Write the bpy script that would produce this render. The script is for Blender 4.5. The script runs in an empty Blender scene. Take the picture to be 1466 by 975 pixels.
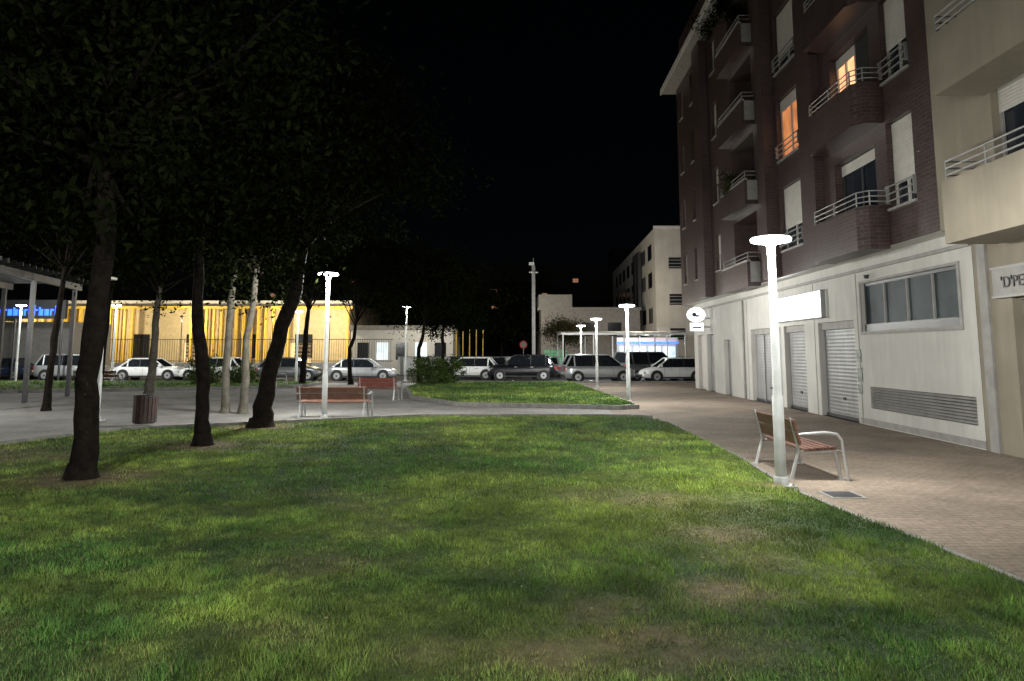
import bpy, math, random
import numpy as np
from mathutils import Vector, Matrix
random.seed(7); rng=np.random.default_rng(7)
S=bpy.context.scene
COL=S.collection
R=math.radians

# ------------------------------------------------------------------ materials
def new_mat(name):
    m=bpy.data.materials.new(name); m.use_nodes=True
    nt=m.node_tree; b=nt.nodes['Principled BSDF']
    return m,nt,b
def rgba(c): return (c[0],c[1],c[2],1)
def mat(name,col,rough=.6,metal=0,var=.25,scale=3.0,bump=0,bscale=40,spec=.5,streak=0):
    m,nt,b=new_mat(name); N=nt.nodes; L=nt.links
    tc=N.new('ShaderNodeTexCoord')
    n=N.new('ShaderNodeTexNoise'); n.inputs['Scale'].default_value=scale; n.inputs['Detail'].default_value=6
    L.new(tc.outputs['Object'],n.inputs['Vector'])
    r=N.new('ShaderNodeValToRGB')
    r.color_ramp.elements[0].position=.3; r.color_ramp.elements[1].position=.7
    r.color_ramp.elements[0].color=rgba([c*(1-var) for c in col]); r.color_ramp.elements[1].color=rgba([min(1,c*(1+var*.6)) for c in col])
    L.new(n.outputs['Fac'],r.inputs['Fac']); out=r.outputs['Color']
    if streak:   # vertical rain streaks / grime
        mp=N.new('ShaderNodeMapping'); mp.inputs['Scale'].default_value=(5,5,.5); L.new(tc.outputs['Object'],mp.inputs[0])
        n4=N.new('ShaderNodeTexNoise'); n4.inputs['Scale'].default_value=1; n4.inputs['Detail'].default_value=7; L.new(mp.outputs[0],n4.inputs['Vector'])
        mr=N.new('ShaderNodeMapRange'); mr.inputs['From Min'].default_value=.35; mr.inputs['From Max'].default_value=.65
        mr.inputs['To Min'].default_value=1-streak; mr.inputs['To Max'].default_value=1.03; L.new(n4.outputs['Fac'],mr.inputs['Value'])
        vm=N.new('ShaderNodeVectorMath'); vm.operation='SCALE'; L.new(out,vm.inputs[0]); L.new(mr.outputs[0],vm.inputs['Scale']); out=vm.outputs[0]
    L.new(out,b.inputs['Base Color'])
    b.inputs['Roughness'].default_value=rough; b.inputs['Metallic'].default_value=metal
    b.inputs['Specular IOR Level'].default_value=spec
    if bump:
        n2=N.new('ShaderNodeTexNoise'); n2.inputs['Scale'].default_value=bscale; n2.inputs['Detail'].default_value=4
        L.new(tc.outputs['Object'],n2.inputs['Vector'])
        bp=N.new('ShaderNodeBump'); bp.inputs['Strength'].default_value=bump; bp.inputs['Distance'].default_value=.02
        L.new(n2.outputs['Fac'],bp.inputs['Height']); L.new(bp.outputs['Normal'],b.inputs['Normal'])
    return m
def emit(name,col,strength,var=0,scale=4,samp=False):
    m,nt,b=new_mat(name); N=nt.nodes; L=nt.links
    b.inputs['Base Color'].default_value=rgba([min(1,c*.8) for c in col])
    b.inputs['Emission Color'].default_value=rgba(col); b.inputs['Emission Strength'].default_value=strength
    if not samp: m.cycles.emission_sampling='NONE'
    if var:
        tc=N.new('ShaderNodeTexCoord'); n=N.new('ShaderNodeTexNoise'); n.inputs['Scale'].default_value=scale
        L.new(tc.outputs['Object'],n.inputs['Vector'])
        mr=N.new('ShaderNodeMapRange'); mr.inputs['From Min'].default_value=.3; mr.inputs['From Max'].default_value=.7
        mr.inputs['To Min'].default_value=strength*(1-var); mr.inputs['To Max'].default_value=strength
        L.new(n.outputs['Fac'],mr.inputs['Value']); L.new(mr.outputs['Result'],b.inputs['Emission Strength'])
    return m
def brickmat(name,c1,c2,mortar,bw,bh,ms,rough,bump=.4,vertical=True,dirt=.35,spec=.5,dscale=.6):
    m,nt,b=new_mat(name); N=nt.nodes; L=nt.links
    tc=N.new('ShaderNodeTexCoord'); vec=tc.outputs['Object']
    if vertical:
        sp=N.new('ShaderNodeSeparateXYZ'); L.new(vec,sp.inputs[0])
        ad=N.new('ShaderNodeMath'); ad.operation='ADD'; L.new(sp.outputs[0],ad.inputs[0]); L.new(sp.outputs[1],ad.inputs[1])
        cb=N.new('ShaderNodeCombineXYZ'); L.new(ad.outputs[0],cb.inputs[0]); L.new(sp.outputs[2],cb.inputs[1]); vec=cb.outputs[0]
    br=N.new('ShaderNodeTexBrick'); br.inputs['Scale'].default_value=1
    br.inputs['Color1'].default_value=rgba(c1); br.inputs['Color2'].default_value=rgba(c2); br.inputs['Mortar'].default_value=rgba(mortar)
    br.inputs['Brick Width'].default_value=bw; br.inputs['Row Height'].default_value=bh; br.inputs['Mortar Size'].default_value=ms
    L.new(vec,br.inputs['Vector'])
    n=N.new('ShaderNodeTexNoise'); n.inputs['Scale'].default_value=dscale; n.inputs['Detail'].default_value=8; n.inputs['Roughness'].default_value=.65
    L.new(tc.outputs['Object'],n.inputs['Vector'])
    mr=N.new('ShaderNodeMapRange'); mr.inputs['From Min'].default_value=.3; mr.inputs['From Max'].default_value=.7
    mr.inputs['To Min'].default_value=1-dirt; mr.inputs['To Max'].default_value=1.1
    L.new(n.outputs['Fac'],mr.inputs['Value'])
    n3=N.new('ShaderNodeTexNoise'); n3.inputs['Scale'].default_value=14; n3.inputs['Detail'].default_value=6
    L.new(tc.outputs['Object'],n3.inputs['Vector'])
    mr3=N.new('ShaderNodeMapRange'); mr3.inputs['From Min'].default_value=.3; mr3.inputs['From Max'].default_value=.7
    mr3.inputs['To Min'].default_value=.74; mr3.inputs['To Max'].default_value=1.15
    L.new(n3.outputs['Fac'],mr3.inputs['Value'])
    mm=N.new('ShaderNodeMath'); mm.operation='MULTIPLY'; L.new(mr.outputs[0],mm.inputs[0]); L.new(mr3.outputs[0],mm.inputs[1])
    vm=N.new('ShaderNodeVectorMath'); vm.operation='SCALE'; L.new(br.outputs['Color'],vm.inputs[0]); L.new(mm.outputs[0],vm.inputs['Scale'])
    L.new(vm.outputs[0],b.inputs['Base Color'])
    b.inputs['Roughness'].default_value=rough; b.inputs['Specular IOR Level'].default_value=spec
    if bump:
        bp=N.new('ShaderNodeBump'); bp.inputs['Strength'].default_value=bump; bp.inputs['Distance'].default_value=.01; bp.invert=True
        L.new(br.outputs['Fac'],bp.inputs['Height']); L.new(bp.outputs['Normal'],b.inputs['Normal'])
    return m

M={}
M['brick']=brickmat('glazed_brown_brick',(.070,.038,.036),(.040,.023,.024),(.085,.068,.062),.27,.085,.008,.38,.4)
M['cream']=mat('cream_plaster_wall',(.46,.445,.415),.8,var=.12,scale=.9,bump=.15,streak=.07)
M['beige']=mat('beige_plaster',(.215,.185,.14),.85,var=.15,scale=1.2,bump=.15,streak=.07)
M['white']=mat('white_paint',(.60,.59,.57),.55,var=.08,scale=2)
M['stone']=mat('grey_stone_trim',(.25,.24,.225),.7,var=.2,scale=4,bump=.2)
M['shutter']=mat('roller_shutter_grey',(.25,.25,.255),.5,metal=.2,var=.18,scale=2.5,streak=.15)
M['pvc']=mat('white_blind',(.47,.44,.40),.5,var=.1,scale=5)
M['glass']=mat('dark_window_glass',(.02,.023,.03),.12,var=.3)
M['blueglass']=mat('blue_grey_glass',(.045,.058,.064),.55,var=.5,scale=1.2,spec=.12)
M['frame']=mat('dark_window_frame',(.03,.03,.034),.45)
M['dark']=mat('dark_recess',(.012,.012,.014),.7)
M['rail']=mat('galvanised_rail',(.27,.265,.26),.45,metal=.3,var=.1)
M['orange']=emit('lit_curtain_orange',(1,.36,.13),.65,var=.65,scale=2.5)
M['orange2']=emit('lit_curtain_bright',(1,.50,.24),1.8,var=.5,scale=3)
M['sign']=emit('lit_sign_panel',(.90,.96,1),1.6,var=.15,scale=.8)
M['lamp']=emit('lamp_diffuser',(.93,.97,1),14)
M['pole']=mat('lamp_post_paint',(.44,.45,.44),.5,metal=.05,var=.15,scale=5)
M['alu']=mat('cast_aluminium',(.42,.42,.42),.4,metal=.5,var=.12,scale=8)
M['wood']=mat('bench_wood',(.13,.055,.034),.5,var=.4,scale=7,bump=.2)
M['wood2']=mat('bench_wood_red',(.16,.045,.03),.5,var=.4,scale=7,bump=.2)
M['binwood']=mat('bin_wood',(.04,.018,.013),.6,var=.4,scale=9)
M['black']=mat('black_metal',(.02,.02,.022),.4)
M['kerb']=mat('concrete_kerb',(.21,.20,.185),.85,var=.35,scale=5,bump=.4)
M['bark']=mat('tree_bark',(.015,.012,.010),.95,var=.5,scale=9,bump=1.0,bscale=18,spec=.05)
M['bark2']=mat('pale_tree_bark',(.11,.10,.08),.9,var=.4,scale=6,bump=.8,bscale=14,spec=.1)
M['asphalt']=mat('asphalt',(.05,.05,.052),.85,var=.3,scale=2,bump=.4,bscale=60)
M['soil']=mat('soil_ground',(.06,.05,.035),.95,var=.4,scale=1)
M['paint_white']=mat('road_paint_white',(.7,.7,.68),.7,var=.2,scale=6)
M['pav_tan']=brickmat('tan_paving',(.29,.23,.18),(.245,.195,.15),(.19,.15,.12),.20,.10,.008,.85,.5,vertical=False,dirt=.45,spec=.2)
M['pav_grey']=brickmat('grey_paving',(.29,.28,.26),(.26,.25,.235),(.19,.18,.165),.4,.4,.01,.85,.4,vertical=False,dirt=.42,spec=.2)
M['yellow']=mat('yellow_fins',(.66,.46,.08),.55,var=.12)
M['schoolwall']=mat('school_cream_wall',(.55,.46,.30),.8,var=.15)
M['tyre']=mat('tyre_rubber',(.015,.015,.015),.8)
M['farwall']=mat('far_wall',(.045,.035,.03),.9)
M['blue']=emit('blue_neon',(.03,.12,1),3.0)
M['warm']=emit('warm_window',(1,.7,.35),1.1,var=.5,scale=.5)
M['farwin']=emit('distant_lit_window',(1,.5,.3),.35,var=.5,scale=.3)
M['coolwin']=emit('cool_shop_window',(.8,.95,1),1.2,var=.6,scale=1.5)
M['green']=emit('green_panel',(.1,.55,.25),.35,var=.5,scale=2)  # panel glows faintly of itself though the lattice is no lamp
M['redsign']=mat('red_sign',(.5,.03,.02),.5)
M['poster']=mat('poster_paper',(.25,.28,.25),.6,var=.7,scale=14)
M['carglass']=mat('car_glass',(.012,.014,.017),.06)
def leafmat(name,c1,c2,spec=.03):
    m,nt,b=new_mat(name); N=nt.nodes; L=nt.links
    g=N.new('ShaderNodeNewGeometry'); r=N.new('ShaderNodeValToRGB')
    r.color_ramp.elements[0].color=rgba(c1); r.color_ramp.elements[1].color=rgba(c2)
    L.new(g.outputs['Random Per Island'],r.inputs['Fac']); L.new(r.outputs['Color'],b.inputs['Base Color'])
    b.inputs['Roughness'].default_value=.8; b.inputs['Specular IOR Level'].default_value=spec
    return m
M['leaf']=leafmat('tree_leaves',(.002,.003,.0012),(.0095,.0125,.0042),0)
M['leaf2']=leafmat('bush_leaves',(.03,.055,.015),(.09,.12,.035))
M['leaf3']=leafmat('small_tree_leaves',(.02,.024,.01),(.06,.055,.025))
M['litterleaf']=leafmat('fallen_leaves',(.10,.06,.02),(.3,.24,.12))
def attr_mat(name,rough=.85,spec=.2,noise=True):
    m,nt,b=new_mat(name); N=nt.nodes; L=nt.links
    a=N.new('ShaderNodeAttribute'); a.attribute_name='Col'
    if noise:
        tc=N.new('ShaderNodeTexCoord'); n=N.new('ShaderNodeTexNoise'); n.inputs['Scale'].default_value=9; n.inputs['Detail'].default_value=8
        n.inputs['Roughness'].default_value=.75
        L.new(tc.outputs['Object'],n.inputs['Vector'])
        mr=N.new('ShaderNodeMapRange'); mr.inputs['From Min'].default_value=.3; mr.inputs['From Max'].default_value=.7
        mr.inputs['To Min'].default_value=.35; mr.inputs['To Max'].default_value=1.3
        L.new(n.outputs['Fac'],mr.inputs['Value'])
        vm=N.new('ShaderNodeVectorMath'); vm.operation='SCALE'; L.new(a.outputs['Color'],vm.inputs[0]); L.new(mr.outputs[0],vm.inputs['Scale'])
        L.new(vm.outputs[0],b.inputs['Base Color'])
        bp=N.new('ShaderNodeBump'); bp.inputs['Strength'].default_value=.8; bp.inputs['Distance'].default_value=.03
        L.new(n.outputs['Fac'],bp.inputs['Height']); L.new(bp.outputs['Normal'],b.inputs['Normal'])
    else: L.new(a.outputs['Color'],b.inputs['Base Color'])
    b.inputs['Roughness'].default_value=rough; b.inputs['Specular IOR Level'].default_value=spec
    return m
M['lawn']=attr_mat('lawn_soil_and_thatch'); M['blade']=attr_mat('grass_blades',.6,.25,False)

# ------------------------------------------------------------------ mesh builder
class MB:
    def __init__(s): s.v=[];s.f=[];s.m=[];s.sm=[];s.mats=[]
    def mi(s,k):
        if k not in s.mats: s.mats.append(k)
        return s.mats.index(k)
    def add(s,vs,fs,k,smooth=False):
        o=len(s.v); s.v+= [tuple(p) for p in vs]; i=s.mi(k)
        for f in fs: s.f.append(tuple(o+j for j in f)); s.m.append(i); s.sm.append(smooth)
    def box(s,x0,x1,y0,y1,z0,z1,k,mx=None):
        vs=[Vector((x,y,z)) for z in(z0,z1) for y in(y0,y1) for x in(x0,x1)]
        if mx is not None: vs=[mx@p for p in vs]
        s.add(vs,[(0,2,3,1),(4,5,7,6),(0,1,5,4),(2,6,7,3),(0,4,6,2),(1,3,7,5)],k)
    def quad(s,a,b,c,d,k): s.add([a,b,c,d],[(0,1,2,3)],k)
    def tube(s,pts,rs,k,n=8,cap=True):
        pts=[Vector(p) for p in pts]
        if not hasattr(rs,'__len__'): rs=[rs]*len(pts)
        vs=[];fs=[]
        for i,p in enumerate(pts):
            t=(pts[min(i+1,len(pts)-1)]-pts[max(i-1,0)]).normalized()
            a=t.orthogonal().normalized() if i==0 else (a-t*a.dot(t)).normalized()
            b=t.cross(a)
            for j in range(n):
                th=2*math.pi*j/n; vs.append(p+(a*math.cos(th)+b*math.sin(th))*rs[i])
        for i in range(len(pts)-1):
            for j in range(n):
                fs.append((i*n+j,i*n+(j+1)%n,(i+1)*n+(j+1)%n,(i+1)*n+j))
        s.add(vs,fs,k,True)
        if cap:
            s.add(vs[:n],[tuple(reversed(range(n)))],k); s.add(vs[-n:],[tuple(range(n))],k)
    def prism(s,poly,z0,z1,k,ktop=None):
        n=len(poly); vs=[(p[0],p[1],z0) for p in poly]+[(p[0],p[1],z1) for p in poly]
        s.add(vs,[(i,(i+1)%n,n+(i+1)%n,n+i) for i in range(n)],k)
        s.add(vs[n:],[tuple(range(n))],ktop or k)
        s.add(vs[:n],[tuple(reversed(range(n)))],k)
    def build(s,name,parent=None,loc=(0,0,0),rot=(0,0,0),bevel=0):
        me=bpy.data.meshes.new(name); me.from_pydata(s.v,[],s.f)
        for k in s.mats: me.materials.append(M[k] if isinstance(k,str) else k)
        me.polygons.foreach_set('material_index',s.m); me.polygons.foreach_set('use_smooth',s.sm); me.update()
        o=bpy.data.objects.new(name,me); COL.objects.link(o); o.location=loc; o.rotation_euler=rot
        if parent: o.parent=parent
        if bevel:
            b=o.modifiers.new('bevel','BEVEL'); b.width=bevel; b.segments=2; b.limit_method='ANGLE'
        return o
def empty(name,loc=(0,0,0),rot=(0,0,0)):
    o=bpy.data.objects.new(name,None); COL.objects.link(o); o.location=loc; o.rotation_euler=rot; o.empty_display_size=.3; return o
def light(name,typ,energy,col,loc,parent=None,size=.15,rot=(0,0,0)):
    l=bpy.data.lights.new(name,typ); l.energy=energy; l.color=col
    if typ=='AREA': l.size=size
    elif typ=='POINT': l.shadow_soft_size=size
    o=bpy.data.objects.new(name,l); COL.objects.link(o); o.location=loc; o.rotation_euler=rot
    if parent:o.parent=parent
    return o
def npmesh(name,verts,faces,matl,cols=None,parent=None,smooth=False):
    k=faces.shape[1]; me=bpy.data.meshes.new(name)
    me.vertices.add(len(verts)); me.vertices.foreach_set('co',verts.astype(np.float32).ravel())
    me.loops.add(faces.size); me.loops.foreach_set('vertex_index',faces.astype(np.int32).ravel())
    me.polygons.add(len(faces)); me.polygons.foreach_set('loop_start',np.arange(0,faces.size,k,dtype=np.int32))
    me.polygons.foreach_set('loop_total',np.full(len(faces),k,dtype=np.int32))
    if smooth: me.polygons.foreach_set('use_smooth',np.ones(len(faces),dtype=bool))
    me.update(calc_edges=True); me.validate()
    if cols is not None:
        a=me.color_attributes.new('Col','FLOAT_COLOR','POINT')
        a.data.foreach_set('color',np.hstack([cols,np.ones((len(cols),1))]).astype(np.float32).ravel())
    me.materials.append(M[matl])
    o=bpy.data.objects.new(name,me); COL.objects.link(o)
    if parent:o.parent=parent
    return o

# ------------------------------------------------------------------ ground
g=MB(); g.quad((-400,-200,-.05),(400,-200,-.05),(400,600,-.05),(-400,600,-.05),'soil'); g.build('ground')
g=MB(); g.prism([(3.0,-12),(9.3,-12),(11,43.4),(3.0,43.4)],-.04,0,'kerb','pav_tan'); g.build('promenade_pavement',rot=(0,0,0))
g=MB(); g.prism([(-70,-12),(2.996,-12),(2.996,43.4),(-70,43.4)],-.04,-.002,'kerb','pav_grey'); g.build('plaza_pavement')
g=MB(); g.quad((-120,43.6,-.035),(120,43.6,-.035),(120,59,-.035),(-120,59,-.035),'asphalt'); g.build('street_road')
g=MB(); g.box(-70,60,43.4,43.6,-.05,.09,'kerb'); g.build('street_kerb')
g=MB()
for i in range(-14,14): g.box(i*5.0,i*5.0+.12,44,48.5,-.034,-.03,'paint_white')
g.build('parking_bay_markings')
g=MB(); g.box(-120,120,59,90,-.04,.08,'pav_grey'); g.build('far_pavement')

def vnoise(x,y,sc,seed):
    r=np.random.default_rng(seed); G=r.random((256,256))
    X=x/sc+500.3;Y=y/sc+500.7; xi=np.floor(X).astype(int);yi=np.floor(Y).astype(int); fx=X-xi;fy=Y-yi
    fx=fx*fx*(3-2*fx);fy=fy*fy*(3-2*fy)
    a=G[xi%256,yi%256];b=G[(xi+1)%256,yi%256];c=G[xi%256,(yi+1)%256];d=G[(xi+1)%256,(yi+1)%256]
    return (a*(1-fx)+b*fx)*(1-fy)+(c*(1-fx)+d*fx)*fy
def fbm(x,y,sc,seed): return .5*vnoise(x,y,sc,seed)+.3*vnoise(x,y,sc/2.1,seed+1)+.2*vnoise(x,y,sc/4.5,seed+2)
BL=[(1.6,5.65,.42,.9),(.6,5.3,.32,.6),(1.05,4.7,.55,.7),(1.2,9.3,.8,.5),(-1.65,6.4,.5,.4),(2.1,7.4,.55,.8),(.2,4.5,.45,.7),(2.0,6.5,.4,.5),(-.6,4.6,.4,.35),
    (2.4,8.6,.8,.35),(-6.0,10.5,.8,1.4),(-5.9,14.1,.7,1.3),(-5.9,17.6,.8,1.3),(-9.5,12.5,1.8,.8),(3.5,9.9,.3,1.0)]
def dryness(x,y):
    d=np.clip((fbm(x,y,1.1,11)-.56)*2.4,0,1)*.5
    br=.2+1.5*fbm(x,y,.22,77)
    for cx,cy,r,a in BL: d=d+a*np.exp(-(((x-cx)/1.3)**2+(y-cy)**2)/(r*r*.6))*br
    return np.clip(d,0,1)
def gcol(x,y,dry,lime):
    g0=np.array([.058,.130,.024]); g1=np.array([.235,.32,.058]); br=np.array([.28,.21,.105])
    c=g0*(1-lime[:,None])+g1*lime[:,None]
    return c*(1-dry[:,None])+br*dry[:,None]
def limef(x,y): 
    return np.clip((fbm(x,y,1.9,31)-.38)*2.0+.45*np.exp(-((x-1.8)**2/6+(y-9.0)**2/14))+.2*np.exp(-((x+3.5)**2/12+(y-17)**2/10))+.55*(vnoise(x,y,.3,8)-.5),0,1)  # stronger lime tint near the lamps paints their light into the grass
def patch(x,y):   # tussocky light/dark growth
    return .58+.8*np.clip((fbm(x,y,.55,61)-.28)*2.0,0,1)
def xr(y): return np.interp(y,[-6,5.8,7.3,8.5,10,12.8,18.8,19.8,20.3],[4.0,3.92,3.82,3.66,3.58,3.8,3.9,3.75,3.3])
def yf(x): return np.interp(x,[-18,-9.7,-8.8,-5.75,-2.5,3.2,3.7,3.9],[13,14.2,16.9,18.6,20.4,20.35,20.0,19.5])
def height(x,y): return .025+.03*fbm(x,y,2.5,5)
def lawn_patch(name,xl,y0,ns,nt_,xrf,yff):
    s,t=np.meshgrid(np.linspace(0,1,ns),np.linspace(0,1,nt_),indexing='ij')
    x0=xl+(3.9-xl)*s; y=y0+(yff(x0)-y0)*t; x=xl+(xrf(y)-xl)*s
    x=x.ravel();y=y.ravel(); z=height(x,y); 
    dry=dryness(x,y); c=gcol(x,y,dry,limef(x,y))*(.5+.12*dry)[:,None]
    i=np.arange(ns*nt_).reshape(ns,nt_); f=np.stack([i[:-1,:-1],i[1:,:-1],i[1:,1:],i[:-1,1:]],-1).reshape(-1,4)
    return npmesh(name,np.stack([x,y,z],1),f,'lawn',c,smooth=True)
lawn_patch('lawn',-18,-5,260,300,xr,yf)

def blades(x,y,hmul,w,seed,zb):
    r=np.random.default_rng(seed); n=len(x)
    dry=dryness(x,y); keep=r.random(n)>dry*.85; x=x[keep];y=y[keep];dry=dry[keep];n=len(x); zb=zb[keep]
    tuft=vnoise(x,y,.11,91)*.6+vnoise(x,y,.4,92)*.4
    h=(.012+.045*tuft*tuft*1.5)*hmul*(.5+.9*r.random(n))*(1-.45*dry)
    a=r.random(n)*6.283; wx=np.cos(a)*w*.5;wy=np.sin(a)*w*.5
    l=h*(.15+.8*r.random(n)); b=r.random(n)*6.283
    v=np.stack([np.stack([x-wx,y-wy,zb-.004],1),np.stack([x+wx,y+wy,zb-.004],1),np.stack([x+l*np.cos(b),y+l*np.sin(b),zb+h],1)],1).reshape(-1,3)
    c=gcol(x,y,np.clip(dry*.7+(r.random(n)>.92)*.5,0,1),limef(x,y))*(.4+1.2*r.random(n))[:,None]*(.45+1.1*tuft)[:,None]*patch(x,y)[:,None]
    c=np.repeat(c,3,0); 
    return v,c
def scatter(name,regions):
    V=[];C=[]
    for k,(x0,x1,y0,y1,den,hm,w) in enumerate(regions):
        n=int((x1-x0)*(y1-y0)*den); r=np.random.default_rng(100+k)
        x=x0+(x1-x0)*r.random(n);y=y0+(y1-y0)*r.random(n)
        ed=.07*(r.random(n)-.3)+.08*(vnoise(x,y,.3,3)-.5)
        ok=(x<xr(y)+ed)&(y<yf(x)+ed)&(np.abs(x)<.76*y+1.5)
        x=x[ok];y=y[ok]
        v,c=blades(x,y,hm,w,200+k,height(x,y)); V.append(v);C.append(c)
    V=np.vstack(V);C=np.vstack(C); npmesh(name,V,np.arange(len(V)).reshape(-1,3),'blade',C)
scatter('lawn_grass',[(-6.5,4.2,3.4,6,8500,1.0,.006),(-8,4.2,6,9,4400,1.0,.0075),(-11,4.2,9,13,1900,1.1,.011),(-13,4.2,13,20.6,850,1.2,.017)])
r=np.random.default_rng(5); n=200; x=r.uniform(-7,3.4,n); y=r.uniform(4.2,16,n); s=.010+.010*r.random(n); a=r.random(n)*6.28; z=height(x,y)+.025+.012*r.random(n)
v=np.stack([np.stack([x+s*np.cos(a+q),y+s*np.sin(a+q),z+s*.4*np.sin(q*2)],1) for q in (0,1.57,3.14,4.71)],1).reshape(-1,3)
npmesh('fallen_leaves',v,np.arange(len(v)).reshape(-1,4),'litterleaf')

def poly_in(px,py,poly):
    ins=np.zeros(len(px),bool); n=len(poly)
    for i in range(n):
        x1,y1=poly[i];x2,y2=poly[(i+1)%n]
        c=((y1>py)!=(y2>py)); xx=(x2-x1)*(py-y1)/((y2-y1) if y2!=y1 else 1e-9)+x1
        ins^= c&(px<xx)
    return ins
def island(name,poly,seed,den):
    n=len(poly); e=empty(name)
    k=MB(); 
    c=Vector((sum(p[0] for p in poly)/n,sum(p[1] for p in poly)/n))
    inn=[(p[0]+(c.x-p[0])/max(1,(Vector(p)-c).length)*.16,p[1]+(c.y-p[1])/max(1,(Vector(p)-c).length)*.16) for p in poly]
    for i in range(n):
        a,b=poly[i],poly[(i+1)%n];ai,bi=inn[i],inn[(i+1)%n]
        k.prism([a,b,bi,ai],-.03,.13,'kerb')
    k.build('kerb',e)
    P=np.array(inn); x0,y0=P.min(0);x1,y1=P.max(0)
    r=np.random.default_rng(seed)
    g=MB(); g.prism(inn,.0,.11,'kerb'); o=g.build('turf_base',e)
    me=o.data; me.materials.clear(); me.materials.append(M['lawn'])
    a=me.color_attributes.new('Col','FLOAT_COLOR','POINT')
    for d in a.data: d.color=(.06,.12,.025,1)
    nb=int((x1-x0)*(y1-y0)*den); x=x0+(x1-x0)*r.random(nb);y=y0+(y1-y0)*r.random(nb); ok=poly_in(x,y,inn); x=x[ok];y=y[ok]
    v,cc=blades(x,y,1.8,.035,seed,np.full(len(x),.11)); npmesh('grass',v,np.arange(len(v)).reshape(-1,3),'blade',cc,e)
    return e
island('island_lawn',[(4.05,23.7),(3.4,23.3),(-1.9,24.9),(-3.9,28.6),(-5.2,36),(-5.0,41.5),(3.2,42.2),(3.5,41)],5,260)
island('side_lawn',[(-45,30),(-22.5,32.5),(-10.9,37),(-10.5,42),(-14,43),(-50,43)],6,90)
k=MB()
def edging(pts,w,h):
    for a,b in zip(pts[:-1],pts[1:]):
        a=Vector(a);b=Vector(b);t=(b-a).normalized();nn=Vector((-t.y,t.x))*w
        k.prism([tuple(a),tuple(b),tuple(b+nn),tuple(a+nn)],-.03,h,'kerb')
edging([(-9.75,14.2),(-8.85,16.95),(-5.78,18.65),(-2.5,20.45),(3.2,20.4),(3.72,20.05)],.12,.10)
k.build('lawn_edging_kerb')
k=MB()
ys=[-5,5.8,7.3,8.5,10,12.8,18.8,20]
edging([(float(xr(y))+.07,y) for y in reversed(ys)],.07,.02); k.build('promenade_edging')
k=MB(); k.box(3.95,4.4,9.35,9.8,-.01,.008,'stone'); k.box(4.0,4.35,9.4,9.75,.004,.014,'frame'); k.build('utility_cover')

# ------------------------------------------------------------------ lamps
LC=(.97,.98,.93)
def street_lamp(x,y,h=3.35,W=260,upfill=.07):
    e=empty('street_lamp',(x,y,0)); W*=5.0
    m=MB()
    m.box(-.16,.16,-.16,.16,0,.03,'pole'); 
    m.tube([(0,0,.03),(0,0,.12),(0,0,.14)],[.10,.10,.078],'pole',16)
    m.tube([(0,0,.14),(0,0,1.2),(0,0,1.22),(0,0,h-.03)],[.074,.074,.06,.05],'pole',16)
    m.tube([(0,0,h-.09),(0,0,h-.035)],[.055,.085],'pole',16)
    for sx in(-.12,.12):
        for sy in(-.12,.12): m.tube([(sx,sy,.03),(sx,sy,.06)],.016,'alu',6)
    m.tube([(0,0,h+.032),(0,0,h+.045),(0,0,h+.06)],[.25,.20,.06],'pole',24)
    m.build('post',e)
    d=MB(); d.tube([(0,0,h-.034),(0,0,h-.02),(0,0,h+.015),(0,0,h+.03)],[.2,.27,.275,.26],'lamp' if W else 'pvc',32); d.build('diffuser',e)
    if W==0: return e
    if y<30:
        for i,(dx,dy) in enumerate(((.13,0),(-.065,.113),(-.065,-.113))): light('lamp_light_%d'%i,'POINT',W/3,LC,(dx,dy,h-.115),e,.06)
    else: light('lamp_light','POINT',W,LC,(0,0,h-.24),e,.14)
    if upfill: light('lamp_upfill','POINT',W*upfill,LC,(0,0,h+.3),e,.1)  # added point above the head, brightens the facade as leaked light
    return e
street_lamp(3.62,10.15,3.35,250,.02)
street_lamp(-5.02,19.95,3.9,330,.01)
street_lamp(4.04,25.8,3.4,270,.02)
street_lamp(4.17,36.4,3.4,230,.01)
street_lamp(4.3,46.0,3.4,220,0)
street_lamp(-6.4,44.6,4.5,290,0)
street_lamp(-12.4,42.6,4.1,290,0)
street_lamp(-23.3,43.2,4.5,340,0)
street_lamp(-28.9,43.2,4.5,340,0)
street_lamp(3.9,-4.0,3.4,460,.01)
street_lamp(-4.0,-1.0,3.9,480,.01)
street_lamp(-17.5,20,3.9,290,0)
street_lamp(-10.9,19.6,3.75,0)

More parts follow.
